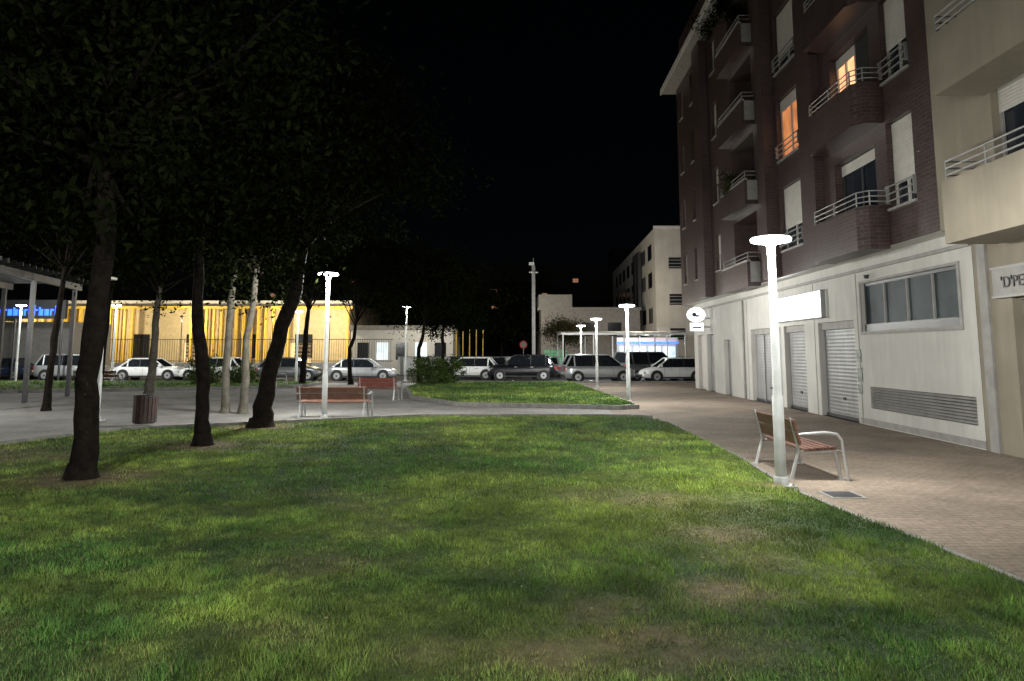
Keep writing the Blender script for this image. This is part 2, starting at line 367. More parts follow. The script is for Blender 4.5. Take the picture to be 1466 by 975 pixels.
# ------------------------------------------------------------------ benches / bin
def bench(name,x,y,rz,L=1.75,w='wood'):
    e=empty(name,(x,y,0),(0,0,rz)); h=L/2
    m=MB()
    for i in range(5): 
        yy=-.27+i*.095; m.box(-h,h,yy,yy+.075,.425-.006*i,.46-.006*i,w)
    m.build('seat',e,bevel=.006)
    m=MB()
    mx=Matrix.Translation((0,.22,.50))@Matrix.Rotation(R(-14),4,'X')
    for i in range(2): m.box(-h,h,0,.035,i*.185,.165+i*.185,w,mx)
    m.build('backrest',e,bevel=.006)
    for k,s in enumerate((-1,1)):
        xx=s*(h-.09); m=MB()
        m.tube([(xx,-.34,0),(xx,-.31,.2),(xx,-.27,.4),(xx,-.25,.41)],[.026,.024,.022,.02],'alu')
        m.tube([(xx,.36,0),(xx,.30,.2),(xx,.24,.40),(xx,.28,.6),(xx,.345,.86)],[.028,.026,.024,.022,.016],'alu')
        m.tube([(xx,-.3,.405),(xx,0,.385),(xx,.25,.38)],.024,'alu')
        xo=xx+s*.11
        m.tube([(xo,-.40,0),(xo,-.36,.3),(xo,-.33,.56),(xo,-.27,.64),(xo,-.1,.665),(xo,.15,.65),(xx+s*.05,.29,.63)],[.024,.022,.022,.024,.026,.022,.018],'alu')
        m.tube([(xo,-.35,.40),(xx,-.29,.40)],.018,'alu')
        m.box(xx-.05,xx+.05,-.4,-.3,0,.012,'alu'); m.box(xx-.05,xx+.05,.31,.41,0,.012,'alu')
        m.build('leg_%d'%(k+1),e)
bench('park_bench',4.32,11.45,R(90),1.7)
bench('park_bench',-4.95,20.75,R(180),1.95)
bench('park_bench',-5.0,28.0,R(172),1.5,'wood2')
bench('park_bench',-12.0,37.5,R(90),1.7)
bench('park_bench',-21.5,38.5,R(180),2.2)
e=empty('litter_bin',(-9.05,18.4,0)); m=MB()
for i in range(18):
    a=i/18*2*math.pi; mx=Matrix.Rotation(a,4,'Z'); m.box(.245,.27,-.038,.038,.08,.74,'binwood',mx)
m.build('slats',e)
m=MB(); m.tube([(0,0,.05),(0,0,.75),(0,0,.751),(0,0,.2)],[.24,.24,.225,.21],'black',24,True)
m.tube([(0,0,.70),(0,0,.73)],[.275,.275],'black',24,False); m.tube([(0,0,.12),(0,0,.15)],[.275,.275],'black',24,False); m.build('body',e)

# ------------------------------------------------------------------ trees
def crown_np(seed,rad,hz,ncl,per,leaf,sig=.38):
    r=np.random.default_rng(seed)
    u=r.normal(size=(ncl,3)); u/=np.linalg.norm(u,axis=1)[:,None]; q=r.random(ncl)**.4
    c=u*q[:,None]*np.array([rad,rad,hz]); c*= (.85+.3*r.random((ncl,1)))
    n=ncl*per; p=np.repeat(c,per,0)+r.normal(size=(n,3))*sig*np.array([1,1,.7])*np.repeat(.6+.9*r.random(ncl),per)[:,None]
    a=r.normal(size=(n,3)); a/=np.linalg.norm(a,axis=1)[:,None]; b=np.cross(a,r.normal(size=(n,3))); b/=np.linalg.norm(b,axis=1)[:,None]
    s=leaf*(.6+.8*r.random(n))[:,None]
    v=np.stack([p-a*s,p-b*s*.45,p+a*s,p+b*s*.45],1).reshape(-1,3)
    return c,v
def tree(name,x,y,path,rads,cz,rad,hz,seed,bark='bark',leafm='leaf',ncl=70,per=170,leaf=.07,sig=.38,off=(0,0)):
    e=empty(name,(x,y,0)); m=MB(); rr=random.Random(seed+50)
    P2=[];R2=[]
    for i in range(len(path)-1):
        for q in (0,.33,.66):
            p=Vector(path[i]).lerp(Vector(path[i+1]),q); j=rads[i]*.14
            P2.append(p+Vector((rr.uniform(-j,j),rr.uniform(-j,j),0))); R2.append((rads[i]*(1-q)+rads[i+1]*q)*rr.uniform(.92,1.1))
    P2.append(Vector(path[-1])); R2.append(rads[-1])
    m.tube(P2,R2,bark,12)
    m.tube([(path[0][0],path[0][1],-.02),(path[0][0],path[0][1],.1),(path[0][0],path[0][1],.25)],[rads[0]*1.45,rads[0]*1.15,rads[0]*.95],bark,12)
    c,v=crown_np(seed,rad,hz,ncl,per,leaf,sig); top=Vector(path[-1])
    cc=Vector((top.x+off[0],top.y+off[1],cz)); r=random.Random(seed)
    for i in range(0,len(c),5):
        t=Vector(c[i])+cc; st=top.lerp(Vector(path[-2]),r.random()*.4)
        mid=st.lerp(t,.5)+Vector((r.uniform(-.2,.2),r.uniform(-.2,.2),r.uniform(0,.3)))
        q=rads[-1]; m.tube([st,mid,t],[q*.6,q*.35,q*.1],'bark',6,False)
    m.build('trunk_and_limbs',e)
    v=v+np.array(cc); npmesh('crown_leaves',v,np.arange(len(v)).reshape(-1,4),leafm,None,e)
    return e
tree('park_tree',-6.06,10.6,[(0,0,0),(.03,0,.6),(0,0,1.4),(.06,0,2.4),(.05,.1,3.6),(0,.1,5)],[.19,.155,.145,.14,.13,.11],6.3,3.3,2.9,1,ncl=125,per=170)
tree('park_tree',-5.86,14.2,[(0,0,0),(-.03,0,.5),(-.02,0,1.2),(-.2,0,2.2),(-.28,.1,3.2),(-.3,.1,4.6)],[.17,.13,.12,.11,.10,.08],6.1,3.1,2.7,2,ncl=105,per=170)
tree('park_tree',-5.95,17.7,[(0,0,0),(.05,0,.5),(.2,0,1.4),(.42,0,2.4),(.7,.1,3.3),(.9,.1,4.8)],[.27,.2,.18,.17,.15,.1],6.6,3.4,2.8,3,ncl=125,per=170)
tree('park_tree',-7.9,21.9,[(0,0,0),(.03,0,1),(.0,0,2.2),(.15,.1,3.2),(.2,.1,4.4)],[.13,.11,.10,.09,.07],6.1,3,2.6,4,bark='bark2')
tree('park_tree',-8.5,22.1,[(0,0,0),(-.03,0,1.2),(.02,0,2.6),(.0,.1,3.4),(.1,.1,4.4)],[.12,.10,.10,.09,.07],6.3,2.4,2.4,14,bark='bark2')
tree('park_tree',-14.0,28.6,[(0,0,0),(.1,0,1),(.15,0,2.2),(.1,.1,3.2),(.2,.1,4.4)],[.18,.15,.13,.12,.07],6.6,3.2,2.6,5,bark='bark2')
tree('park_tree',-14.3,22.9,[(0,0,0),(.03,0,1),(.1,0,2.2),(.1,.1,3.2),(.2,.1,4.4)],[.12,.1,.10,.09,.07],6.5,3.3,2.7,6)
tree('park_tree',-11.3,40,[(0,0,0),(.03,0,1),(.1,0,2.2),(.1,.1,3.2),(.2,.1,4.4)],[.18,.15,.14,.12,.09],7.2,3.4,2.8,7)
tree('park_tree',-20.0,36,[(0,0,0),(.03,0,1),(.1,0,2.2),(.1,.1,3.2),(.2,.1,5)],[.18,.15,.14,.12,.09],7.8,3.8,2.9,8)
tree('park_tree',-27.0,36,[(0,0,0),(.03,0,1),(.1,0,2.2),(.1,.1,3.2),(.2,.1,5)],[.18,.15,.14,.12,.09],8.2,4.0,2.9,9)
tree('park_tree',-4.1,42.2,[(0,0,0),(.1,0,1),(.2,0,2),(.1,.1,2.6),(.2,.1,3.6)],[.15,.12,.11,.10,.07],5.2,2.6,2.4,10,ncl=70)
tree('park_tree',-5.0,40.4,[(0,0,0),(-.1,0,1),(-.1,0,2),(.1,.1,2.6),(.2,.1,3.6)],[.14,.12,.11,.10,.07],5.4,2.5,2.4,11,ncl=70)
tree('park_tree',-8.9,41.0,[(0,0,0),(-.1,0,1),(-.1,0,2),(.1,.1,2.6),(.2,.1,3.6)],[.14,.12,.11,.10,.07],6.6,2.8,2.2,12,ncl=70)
tree('small_street_tree',4.0,57.0,[(0,0,0),(.03,0,.8),(0,0,1.6),(.05,.1,2.2),(0,.1,3)],[.12,.1,.09,.08,.05],3.3,1.6,1.1,13,leafm='leaf3',ncl=60,per=120)
tree('background_tree',-1.0,72,[(0,0,0),(.03,0,1),(0,0,2),(.05,.1,3),(0,.1,4)],[.2,.18,.15,.12,.08],5.5,4.2,3.2,15,ncl=60,leaf=.16,sig=.6)
tree('background_tree',-9,70,[(0,0,0),(.03,0,1),(0,0,2),(.05,.1,3),(0,.1,4)],[.2,.18,.15,.12,.08],6.6,4.6,3.0,16,ncl=60,leaf=.16,sig=.6)
def shrub(name,x,y,rx,hz,seed,lm,n=40,per=90,leaf=.06,z=None):
    c,v=crown_np(seed,rx,hz,n,per,leaf,.16); v[:,2]+=hz*.9 if z is None else z; v[:,0]+=x;v[:,1]+=y
    if z is None: v[:,2]=np.maximum(v[:,2],.02)
    return npmesh(name,v,np.arange(len(v)).reshape(-1,4),lm)
shrub('garden_bush',-4.3,38.4,1.0,.95,21,'leaf2')
shrub('garden_bush',-3.4,39.5,.8,.8,22,'leaf2')
shrub('garden_bush',-16.4,39.5,1.0,.8,23,'leaf2')
shrub('garden_bush',-14.6,40.5,.8,.6,24,'leaf2')

# ------------------------------------------------------------------ main apartment building
AX,AR=8.45,-.02
apt=empty('brown_brick_apartment_building',(AX,0,0),(0,0,AR))
def wall(mb,x,y0,y1,z0,z1,holes,k,dep=.22,kj=None):
    ys=sorted(set([y0,y1]+[h[0] for h in holes]+[h[1] for h in holes])); zs=sorted(set([z0,z1]+[h[2] for h in holes]+[h[3] for h in holes]))
    for a,b in zip(ys[:-1],ys[1:]):
        for c,d in zip(zs[:-1],zs[1:]):
            my,mz=(a+b)/2,(c+d)/2
            if any(h[0]<my<h[1] and h[2]<mz<h[3] for h in holes): continue
            mb.quad((x,a,c),(x,a,d),(x,b,d),(x,b,c),k)
    kj=kj or k
    for h in holes:
        a,b,c,d=h[:4]; X=x+(h[4] if len(h)>4 else dep)
        mb.quad((x,a,c),(X,a,c),(X,a,d),(x,a,d),kj); mb.quad((x,b,c),(x,b,d),(X,b,d),(X,b,c),kj)
        mb.quad((x,a,c),(x,b,c),(X,b,c),(X,a,c),kj); mb.quad((x,a,d),(X,a,d),(X,b,d),(x,b,d),kj)
def roller(mb,x,y0,y1,z0,z1,k='shutter',step=.09,amp=.006):
    n=max(1,int((z1-z0)/step)); dz=(z1-z0)/n
    for i in range(n):
        z=z0+i*dz
        mb.quad((x,y0,z),(x-amp,y0,z+dz*.5),(x-amp,y1,z+dz*.5),(x,y1,z),k)
        mb.quad((x-amp,y0,z+dz*.5),(x,y0,z+dz),(x,y1,z+dz),(x-amp,y1,z+dz*.5),k)
def window(mb,x,y0,y1,z0,z1,sh=.6,lit=None,rails=False,fr='pvc'):
    X=x+.16
    g=lit or 'glass'; zs=z1-(z1-z0)*sh
    mb.quad((X+.03,y0,z0),(X+.03,y0,z1),(X+.03,y1,z1),(X+.03,y1,z0),g)
    for a,b in((y0,y0+.06),(y1-.06,y1),((y0+y1)/2-.035,(y0+y1)/2+.035)): mb.box(X-.02,X+.02,a,b,z0,z1,fr)
    mb.box(X-.022,X+.018,y0+.061,y1-.061,z0,z0+.06,fr); mb.box(X-.022,X+.018,y0+.061,y1-.061,z1-.08,z1,fr)
    if sh>0: roller(mb,X-.03,y0+.01,y1-.01,zs,z1-.01,'pvc',.055)
    mb.box(x-.05,x+.2,y0-.04,y1+.04,z0-.06,z0-.003,'stone')
    if rails:
        for z in (z0+.12,z0+.28,z0+.44): mb.box(x-.09,x-.065,y0-.03,y1+.03,z,z+.03,'rail')
        for yy in (y0-.03,y1): mb.box(x-.064,x+.0,yy,yy+.03,z0+.1,z0+.5,'rail')
UX=-.45; Z0=4.12; FP=2.85; ZT=15.6; YE=37.7; YB=14.0
up=MB(); holes=[]; wins=[]
cols=[(14.75,15.85,.75,2.65,.8,True),(20.9,22.7,.75,2.7,.8,True),(23.9,24.5,.9,2.5,.7,False),(33.4,34.6,1.0,2.5,.8,False),(36.3,37.0,1.0,2.5,.7,False),(29.9,30.7,1.0,2.5,.6,False)]
for k_ in range(4):
    b=Z0+.05+FP*k_
    for(a,c,z0,z1,sh,ra) in cols: holes.append((a,c,b+z0,b+z1)); wins.append((a,c,b+z0,b+z1,sh,ra,k_))
    holes.append((16.4,18.6,b+.05,b+2.4,.25))
    holes.append((25.1,27.9,b+.05,b+2.5,1.3))
wall(up,UX,YB,YE,Z0,ZT,holes,'brick')
up.quad((UX,YE,Z0),(UX,YE,ZT),(14,YE,ZT),(14,YE,Z0),'brick')
up.quad((UX,YB,Z0),(14,YB,Z0),(14,YB,ZT),(UX,YB,ZT),'brick')
up.quad((UX,YB,Z0),(UX,YE,Z0),(0.25,YE,Z0),(0.25,YB,Z0),'white')
up.build('brick_upper_walls',apt)
w=MB()
for(a,c,z0,z1,sh,ra,k_) in wins:
    lit=None
    if a==20.9 and k_==1: lit='orange'; sh=.2
    elif k_==3 and a==33.4: sh=1.0
    else: sh=min(.97,max(.45,sh+random.uniform(-.2,.2)))
    window(w,UX,a,c,z0,z1,sh,lit,ra)
w.build('windows_with_blinds',apt)
b_=MB()
for k_ in range(4):
    b=Z0+.05+FP*k_
    if k_==1:
        window(b_,UX+.05,17.5,18.59,b+.06,b+2.39,.12,'orange2'); b_.box(UX+.2,UX+.24,16.41,17.49,b+.06,b+2.39,'dark')
    else: window(b_,UX+.05,16.41,18.59,b+.06,b+2.39,.12,fr='frame')
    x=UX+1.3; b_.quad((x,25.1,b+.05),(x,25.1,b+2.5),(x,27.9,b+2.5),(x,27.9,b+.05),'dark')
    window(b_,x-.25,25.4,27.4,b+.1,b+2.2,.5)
    X=UX-.002; o=.6
    pl=[(X,15.95),(X,18.9),(X-o,18.7),(X-o,16.2),(X-o*.7,15.95)]
    n=len(pl)
    b_.prism(pl[::-1],b-.12,b+.0,'brick')
    for i in range(1,n):
        p,q=Vector(pl[i]),Vector(pl[(i+1)%n]); t=(q-p).normalized(); nn=Vector((t.y,-t.x))*.1
        b_.prism([tuple(p),tuple(q),tuple(q-nn),tuple(p-nn)],b+.002,b+.85,'brick','stone')
    for z in(.95,1.07,1.19):
        pts=[(X,18.85,b+z)]+[(p[0]+.05,p[1]+(.05 if p[1]<17 else -.05),b+z) for p in pl[2:]]+[(X,16.0,b+z)]
        b_.tube(pts,.014,'rail',6)
    for p in pl[2:]+[(X-o,17.5)]: b_.tube([(p[0]+.05,p[1]+(.05 if p[1]<17 else -.05),b+.85),(p[0]+.05,p[1]+(.05 if p[1]<17 else -.05),b+1.19)],.016,'rail',6)
    b_.box(X-.45,X,24.9,28.1,b-.15,b,'brick'); b_.box(X-.45,X-.35,24.9,28.1,b+.002,b+.7,'brick'); b_.box(X-.47,X-.34,24.88,28.12,b+.701,b+.76,'stone')
    b_.box(X-.348,X,24.9,25.0,b+.002,b+.7,'stone'); b_.box(X-.348,X,28.0,28.1,b+.002,b+.7,'stone')
    for z in(.88,1.02): b_.tube([(X,24.95,b+z),(X-.4,24.95,b+z),(X-.4,28.05,b+z),(X,28.05,b+z)],.016,'rail',6)
    for yy in(24.95,26.5,28.05): b_.tube([(X-.4,yy,b+.76),(X-.4,yy,b+1.02)],.016,'rail',6)
b_.build('balconies',apt)
p_=MB()
for a,c,d in((23.0,23.6,.35),(31.3,32.6,.35),(19.3,20.3,.25)): p_.box(UX-d,UX-.001,a,c,Z0-.001,ZT-.01,'brick')
p_.build('brick_piers',apt)
r_=MB(); r_.box(UX-.7,14,YB,YE+.6,ZT+.02,ZT+.18,'stone'); r_.prism([(UX+.2,YB+.1),(UX+.2,YE),(13,YE),(13,YB+.1)],ZT+.18,ZT+2.8,'brick')
r_.box(UX-.74,UX-.702,YB,YE+.62,ZT-.02,ZT+.28,'white')
r_.build('roof_eave',apt)
GZ=Z0-.003
gf=MB(); GH=[(14.3,18.5,2.3,3.5),(14.0,18.3,.42,.95,.08),(19.0,21.35,0,2.62),(22.4,24.2,0,2.62),(24.5,27.8,0,2.62),(30.6,31.6,0,2.3),(33.3,34.6,0,2.6),(35.0,36.4,0,2.6)]
wall(gf,0,13.8,37.2,0,GZ,GH,'cream')
gf.quad((0,37.2,0),(0,37.2,GZ),(14,37.2,GZ),(14,37.2,0),'cream')
gf.build('ground_floor_walls',apt)
d=MB()
for h in GH[2:5]: roller(d,.17,h[0],h[1],h[2],h[3]-.2,'shutter',.10); d.box(.08,.2,h[0],h[1],h[3]-.2,h[3],'stone')
for h in GH[5:]: roller(d,.17,h[0],h[1],h[2],h[3],'shutter' if h[0]<35 else 'pvc',.10)
for i in range(8): 
    z=.44+i*.064; d.quad((.07,14.0,z+.05),(.0,14.0,z),(.0,18.3,z),(.07,18.3,z+.05),'stone')
d.quad((.078,14,.42),(.078,14,.95),(.078,18.3,.95),(.078,18.3,.42),'dark')
for yy in(25.6,26.7): d.box(.12,.16,yy,yy+.06,0,2.4,'rail')
for h in GH[2:5]: d.box(.13,.165,h[0],h[1],.0,.09,'frame'); d.box(.14,.163,(h[0]+h[1])/2-.08,(h[0]+h[1])/2+.08,.5,.58,'black')
d.build('roller_shutters_and_vent',apt)
d=MB(); X=.12
d.quad((X,14.3,2.3),(X,14.3,3.5),(X,18.5,3.5),(X,18.5,2.3),'blueglass')
for yy in(14.3,15.35,16.4,17.45,18.42): d.box(X-.05,X-.002,yy,yy+.04,2.48,3.5,'frame' if yy in(14.3,18.42) else 'stone')
d.box(X-.07,X-.003,14.3,18.5,2.3,2.48,'frame'); d.box(X-.052,X-.004,14.38,18.42,3.43,3.499,'frame')
for (a,b,c,e2) in((14.22,18.58,2.22,2.298),(14.22,18.58,3.502,3.56),(14.22,14.298,2.298,3.502),(18.502,18.58,2.298,3.502)): d.box(-.03,.0-.001,a,b,c,e2,'stone')
d.build('shop_window',apt)
d=MB()
d.box(-.06,-.001,13.8,37.2,3.80,3.88,'stone')
for yy in (18.75,21.6,28.2): d.box(-.012,-.001,yy,yy+.02,0,3.79,'stone')
d.box(-.006,-.001,13.8,18.9,0.02,.16,'stone')
d.box(-.025,-.0012,18.68,18.95,1.55,1.85,'poster') ; d.box(-.025,-.0012,18.66,18.9,1.05,1.4,'poster'); d.box(-.025,-.0012,18.70,18.92,.75,.98,'poster')
d.tube([(0,17.9,3.7),(-.12,17.9,3.67)],.02,'white',8); d.tube([(-.12,17.9,3.67),(-.12,17.9,3.58)],[.07,.05],'black',10)
d.tube([(-.05,28.6,0),(-.05,28.6,3.78)],.04,'stone',8)
d.build('facade_trim_and_posters',apt)
d=MB(); d.box(-.16,-.03,20.7,25.0,2.78,3.52,'sign'); d.build('lit_fascia_sign',apt)
d=MB(); d.box(-.155,-.02,20.67,20.699,2.76,3.54,'rail'); d.box(-.155,-.02,25.001,25.03,2.76,3.54,'rail'); d.box(-.165,-.02,20.67,25.03,3.521,3.545,'rail'); d.box(-.165,-.02,20.67,25.03,2.755,2.779,'rail'); d.build('sign_casing',apt)
light('sign_light','AREA',70,(.93,.97,1),(-.25,22.95,3.14),apt,1.0,(0,R(90),0))
d=MB(); 
ring=[(math.cos(a)*.42,math.sin(a)*.34) for a in [i*math.pi/14 for i in range(28)]]
vs=[(-.62+p,33.9,3.5+q) for p,q in ring]+[(-.62+p,34.02,3.5+q) for p,q in ring]
d.add(vs,[tuple(range(28)),tuple(reversed(range(28,56)))]+[(i,28+i,28+(i+1)%28,(i+1)%28) for i in range(28)],'sign')
d.box(-.9,-.3,33.9,34.02,2.75,3.12,'sign')
d.box(-.25,0,33.93,33.99,3.3,3.36,'rail'); d.box(-.3,0,33.93,33.99,2.9,2.96,'rail'); d.build('lit_shop_blade_sign',apt)
d=MB(); d.tube([(-.72,33.87,3.5),(-.72,33.897,3.5)],.1,'black',10); d.box(-.66,-.5,33.87,33.898,3.4,3.48,'black'); d.box(-.8,-.4,33.87,33.898,2.88,2.95,'black'); d.build('blade_sign_logo',apt)
o=shrub('terrace_plants',UX-.1,30.0,.8,.6,31,'leaf',n=30,z=ZT+.3); o.parent=apt
o=shrub('terrace_plants',UX-.1,27.4,.7,.8,32,'leaf',n=30,z=ZT-.1); o.parent=apt
o=shrub('balcony_plants',UX-.4,27.0,.25,.5,33,'leaf3',n=14,per=60,z=Z0+FP+1.0); o.parent=apt

# ------------------------------------------------------------------ beige building (nearer section)
bg=empty('beige_apartment_building',(AX,0,0),(0,0,AR))
m=MB(); H=[(9.2,12.75,0,2.9)]
wall(m,0,2,13.79,0,4.1,H,'beige')
UH=[]
for k_ in range(5): UH.append((10.2,12.2,4.6+2.75*k_,6.4+2.75*k_))
wall(m,UX-.001,2,YB-.01,4.101,17,UH,'beige')
m.quad((UX,2,4.101),(UX,YB-.01,4.101),(.3,YB-.01,4.101),(.3,2,4.101),'beige')
m.quad((UX,2,17),(UX,YB-.01,17),(13,YB-.01,17),(13,2,17),'beige')
m.quad((0,2,0),(13,2,0),(13,2,17),(0,2,17),'beige')
m.build('walls',bg)
m=MB(); roller(m,.18,9.2,12.75,0,2.7); m.box(.1,.21,9.2,12.75,2.7,2.9,'beige')
m.box(-.05,-.001,13.35,13.60,0,4.0,'stone'); m.box(-.007,-.001,2,9.19,0.01,.25,'stone')
for h in UH: window(m,UX-.001,h[0],h[1],h[2],h[3],.3,fr='stone')
m.build('shutter_and_windows',bg)
m=MB()
for k_ in range(4):
    b=3.62+2.62*k_
    X=UX-.003; o=.85; YC=12.35
    m.box(X-o,X,6.0,YC,b,b+.12,'beige'); 
    m.box(X-o,X-o+.12,6.0,YC,b+.121,b+1.08,'beige'); m.box(X-o+.121,X,YC-.12,YC,b+.121,b+1.08,'beige')
    for z in(1.18,1.30,1.42): m.tube([(X-o+.06,6.0,b+z),(X-o+.06,YC-.06,b+z),(X,YC-.06,b+z)],.018,'rail',8)
    for yy in(YC-.06,11.2,10.0,8.8): m.tube([(X-o+.06,yy,b+1.08),(X-o+.06,yy,b+1.42)],.016,'rail',8)
m.build('balconies',bg)
m=MB(); m.box(-.10,-.002,9.4,13.1,2.78,3.25,'stone'); m.box(-.115,-.002,9.37,13.13,2.74,2.779,'rail'); m.box(-.115,-.002,9.37,13.13,3.251,3.29,'rail'); m.build('shop_sign_board',bg)
tx=bpy.data.curves.new('shop_sign_text','FONT'); tx.body="'D'PELO"; tx.size=.28; tx.extrude=.01; tx.materials.append(M['black'])
t=bpy.data.objects.new('shop_sign_text',tx); COL.objects.link(t); t.parent=bg; t.location=(-.112,12.85,2.91); t.rotation_euler=(R(90),0,R(-90))

# ------------------------------------------------------------------ white building beyond
wb=empty('white_modern_building',(0,0,0))
m=MB(); x0=11.8
m2=MB()
def P(t,z,off=0): return (x0+1.3*t-off,60+35*t,z)
m.add([P(0,0),P(1,0),P(1,12.0),P(0,12.0),(22,60,0),(22,60,12.0),(22,95,12),(22,95,0)],[(0,3,2,1),(0,4,5,3),(3,5,6,2),(1,2,6,7)],'cream')
m.build('walls',wb)
for zz in(4.2,7.2,9.6):
    for t in(.05,.16,.27,.38,.49,.6,.71,.82):
        a=P(t,zz,.03);b=P(t+.06,zz,.03); m2.quad(a,(a[0],a[1],zz+1.3),(b[0],b[1],zz+1.3),b,'glass')
for zz in(2.8,5.6,8.6):
    for i in range(3):
        m2.box(12.9+i*2.4,14.1+i*2.4,59.93,59.995,zz,zz+.9,'glass')
        for q in range(3): m2.box(12.85+i*2.4,14.15+i*2.4,59.86,59.925,zz+.1+q*.28,zz+.16+q*.28,'rail')
for t in(.22,.28): a=P(t,6.2,.1); m2.box(a[0]-.3,a[0],a[1],a[1]+1.2,5.5,11,'frame')
m2.box(x0-.1,22.1,59.9,60,11.9,12.15,'white')
m2.build('windows_and_louvres',wb)
light('building_wall_light','POINT',900,(1,.86,.68),(9.3,54.5,5.5),wb,.3)
m=MB(); m.box(2.6,11.5,66,80,0,5.6,'stone'); m.box(2.4,5.4,65.8,72,5.601,6.9,'stone'); m.box(2.3,11.6,65.7,66,5.5,5.75,'stone')
for i in range(3): m.box(4+i*2.3,5.2+i*2.3,65.93,66-.003,3.2,4.4,'glass')
m.build('low_grey_building')
m=MB(); LIT={(-60,3,4),(-60,8,5),(-24,24,4),(-24,25,4),(-24,26,5),(2,0,4),(2,1,4),(2,1,3),(2,3,5),(2,0,2),(24,2,6)}
for(a,b,y,h,sd) in((-60,-22,150,20,1),(-24,4,140,18.5,2),(2,24,150,19.5,3),(24,60,170,26,4)):
    m.box(a,b,y,y+12,0,h,'farwall'); r=random.Random(sd)
    for i in range(int((b-a)/3.2)):
        for j in range(1,int(h/3)):
            lit=(a,i,j) in LIT or (a==-24 and i>=6 and r.random()<.22)
            X=a+.9+i*3.2; m.box(X,X+1.1,y-.06,y-.01,j*3+.9,j*3+1.7,'farwin' if lit else 'dark')
    for j in range(1,int(h/3)): m.box(a,b,y-.9,y-.07,j*3-.1,j*3+.05,'farwall')
m.build('distant_apartment_blocks')

# ------------------------------------------------------------------ boundary wall, canopy, school fence
m=MB(); m.box(-9,14,58.4,58.65,0,1.35,'white'); m.box(-9.05,14.05,58.35,58.7,1.351,1.43,'stone')
for i in range(8): m.box(-8.8+i*3,-8.6+i*3,58.30,58.395,0,1.34,'stone')
m.build('white_boundary_wall')
m=MB()
for i in range(7):
    for j in range(5): m.box(2.55+i*.26,2.75+i*.26,58.27,58.33,.6+j*.28,.8+j*.28,'green')
m.build('green_lattice_panel')
cn=MB()
cn.box(3.4,12.0,50.5,50.7,2.95,3.1,'white'); cn.box(3.4,12.0,56.5,56.7,3.2,3.35,'white')
for i in range(10): cn.box(3.4+i*.93,3.55+i*.93,50.7,56.5,3.02,3.12,'white')
cn.quad((3.3,50.4,3.13),(12.1,50.4,3.13),(12.1,56.8,3.37),(3.3,56.8,3.37),'pvc')
for i in range(5):
    for y in(50.6,56.6): cn.tube([(3.5+i*2.1,y,0),(3.5+i*2.1,y,3.0)],.05,'white',8)
cn.build('white_canopy_shelter')
m=MB()
for i in range(4): m.box(8.4+i*1.15,9.3+i*1.15,57.6,57.75,.9,2.2,'coolwin')
m.box(8.2,13,57.55,57.59,2.45,2.55,'blue'); m.box(8.2,13,57.76,57.9,0,2.9,'white'); m.build('lit_shop_front')
light('canopy_light','POINT',330,(.9,.97,1),(9.5,54,2.7),None,.1)
m=MB(); m.box(-14.2,-5.2,65,74,0,3.9,'white'); m.box(-14.4,-5.0,64.8,65,3.7,4.1,'stone')
for i in range(5): m.box(-13.6+i*1.7,-12.6+i*1.7,64.93,64.99,1.1,2.6,'coolwin' if i in(1,3) else 'glass')
m.build('pale_low_building')

sc=empty('yellow_school_building')
m=MB(); m.box(-62,-15,68,84,0,6.3,'schoolwall'); m.box(-62.2,-14.8,67.8,68,6.1,6.5,'white')
for i in range(9):
    X=-60+i*5.0; m.box(X,X+1.6,67.94,67.99,1.2,3.4,'glass'); m.box(X-.1,X+1.7,67.9,67.938,1.1,1.2,'white')
for i in range(4): X=-52+i*9.7; m.box(X+2.5,X+4.4,67.94,67.99,0,2.6,'warm')
m.build('walls',sc)
m=MB()
for i in range(64):
    X=-58+i*.68
    if (i//7)%3==2: continue
    m.box(X,X+.22,67.2,67.5,.3,5.7,'yellow')
m.box(-58,-14.6,67.25,67.45,5.701,5.95,'yellow'); m.box(-58,-14.6,67.25,67.45,.1,.298,'yellow')
m.build('yellow_fins',sc)
for X in(-54,-45,-37,-29,-21,-16): light('facade_fill','POINT',1500,(1,.82,.50),(X,64.6,4.6),sc,.1)  # added lamps that make the school facade look lit
m=MB()
for X in(-54,-45,-37,-29,-21,-16): m.tube([(X,64.6,0),(X,64.6,4.8)],.04,'black',6); m.box(X-.15,X+.15,64.5,64.7,4.8,4.9,'black')
m.build('facade_fill_posts',sc)  # made-up posts carrying the added facade lamps
m=MB(); m.box(-62,-10,62,62.25,0,.9,'white')
for i in range(260): X=-62+i*.2; m.box(X,X+.025,62.1,62.125,.9,2.9,'black')
for z in(1.0,2.8): m.box(-62,-10,62.08,62.10,z,z+.05,'black')
m.build('school_fence')
m=MB()
for i in range(5): 
    X=-4.6+i*.55; m.tube([(X,61,0),(X,61,3.6)],.04,'yellow',8)
m.box(-4.7,-2.3,60.95,60.99,.3,.38,'yellow'); m.build('yellow_pole_screen')
light('background_fill','POINT',450,(1,.9,.7),(-7.5,60.8,4.4),None,.1)  # added bare points without fixtures, brighten the area beyond the wall
light('background_fill','POINT',350,(1,.88,.7),(1.5,62,4.4),None,.1)
m=MB(); m.box(-.11,.11,-.11,.11,0,7.6,'stone'); m.box(-.3,.3,-.2,.2,7.1,7.16,'rail'); m.tube([(0,0,7.6),(0,0,8.1)],.02,'rail',6); m.box(-.3,.05,-.1,.1,7.62,7.8,'white')
m.build('floodlight_mast',None,(1.45,49.3,0))
m=MB()
for a in(0,2.6):
    m.box(a,a+.18,0,9,4.35,4.6,'frame')
    for yy in(.4,4.4,8.4): m.box(a+.02,a+.16,yy,yy+.14,0,4.35,'frame')
for i in range(18): m.box(-.6,3.4,.2+i*.5,.26+i*.5,4.602,4.72,'frame')
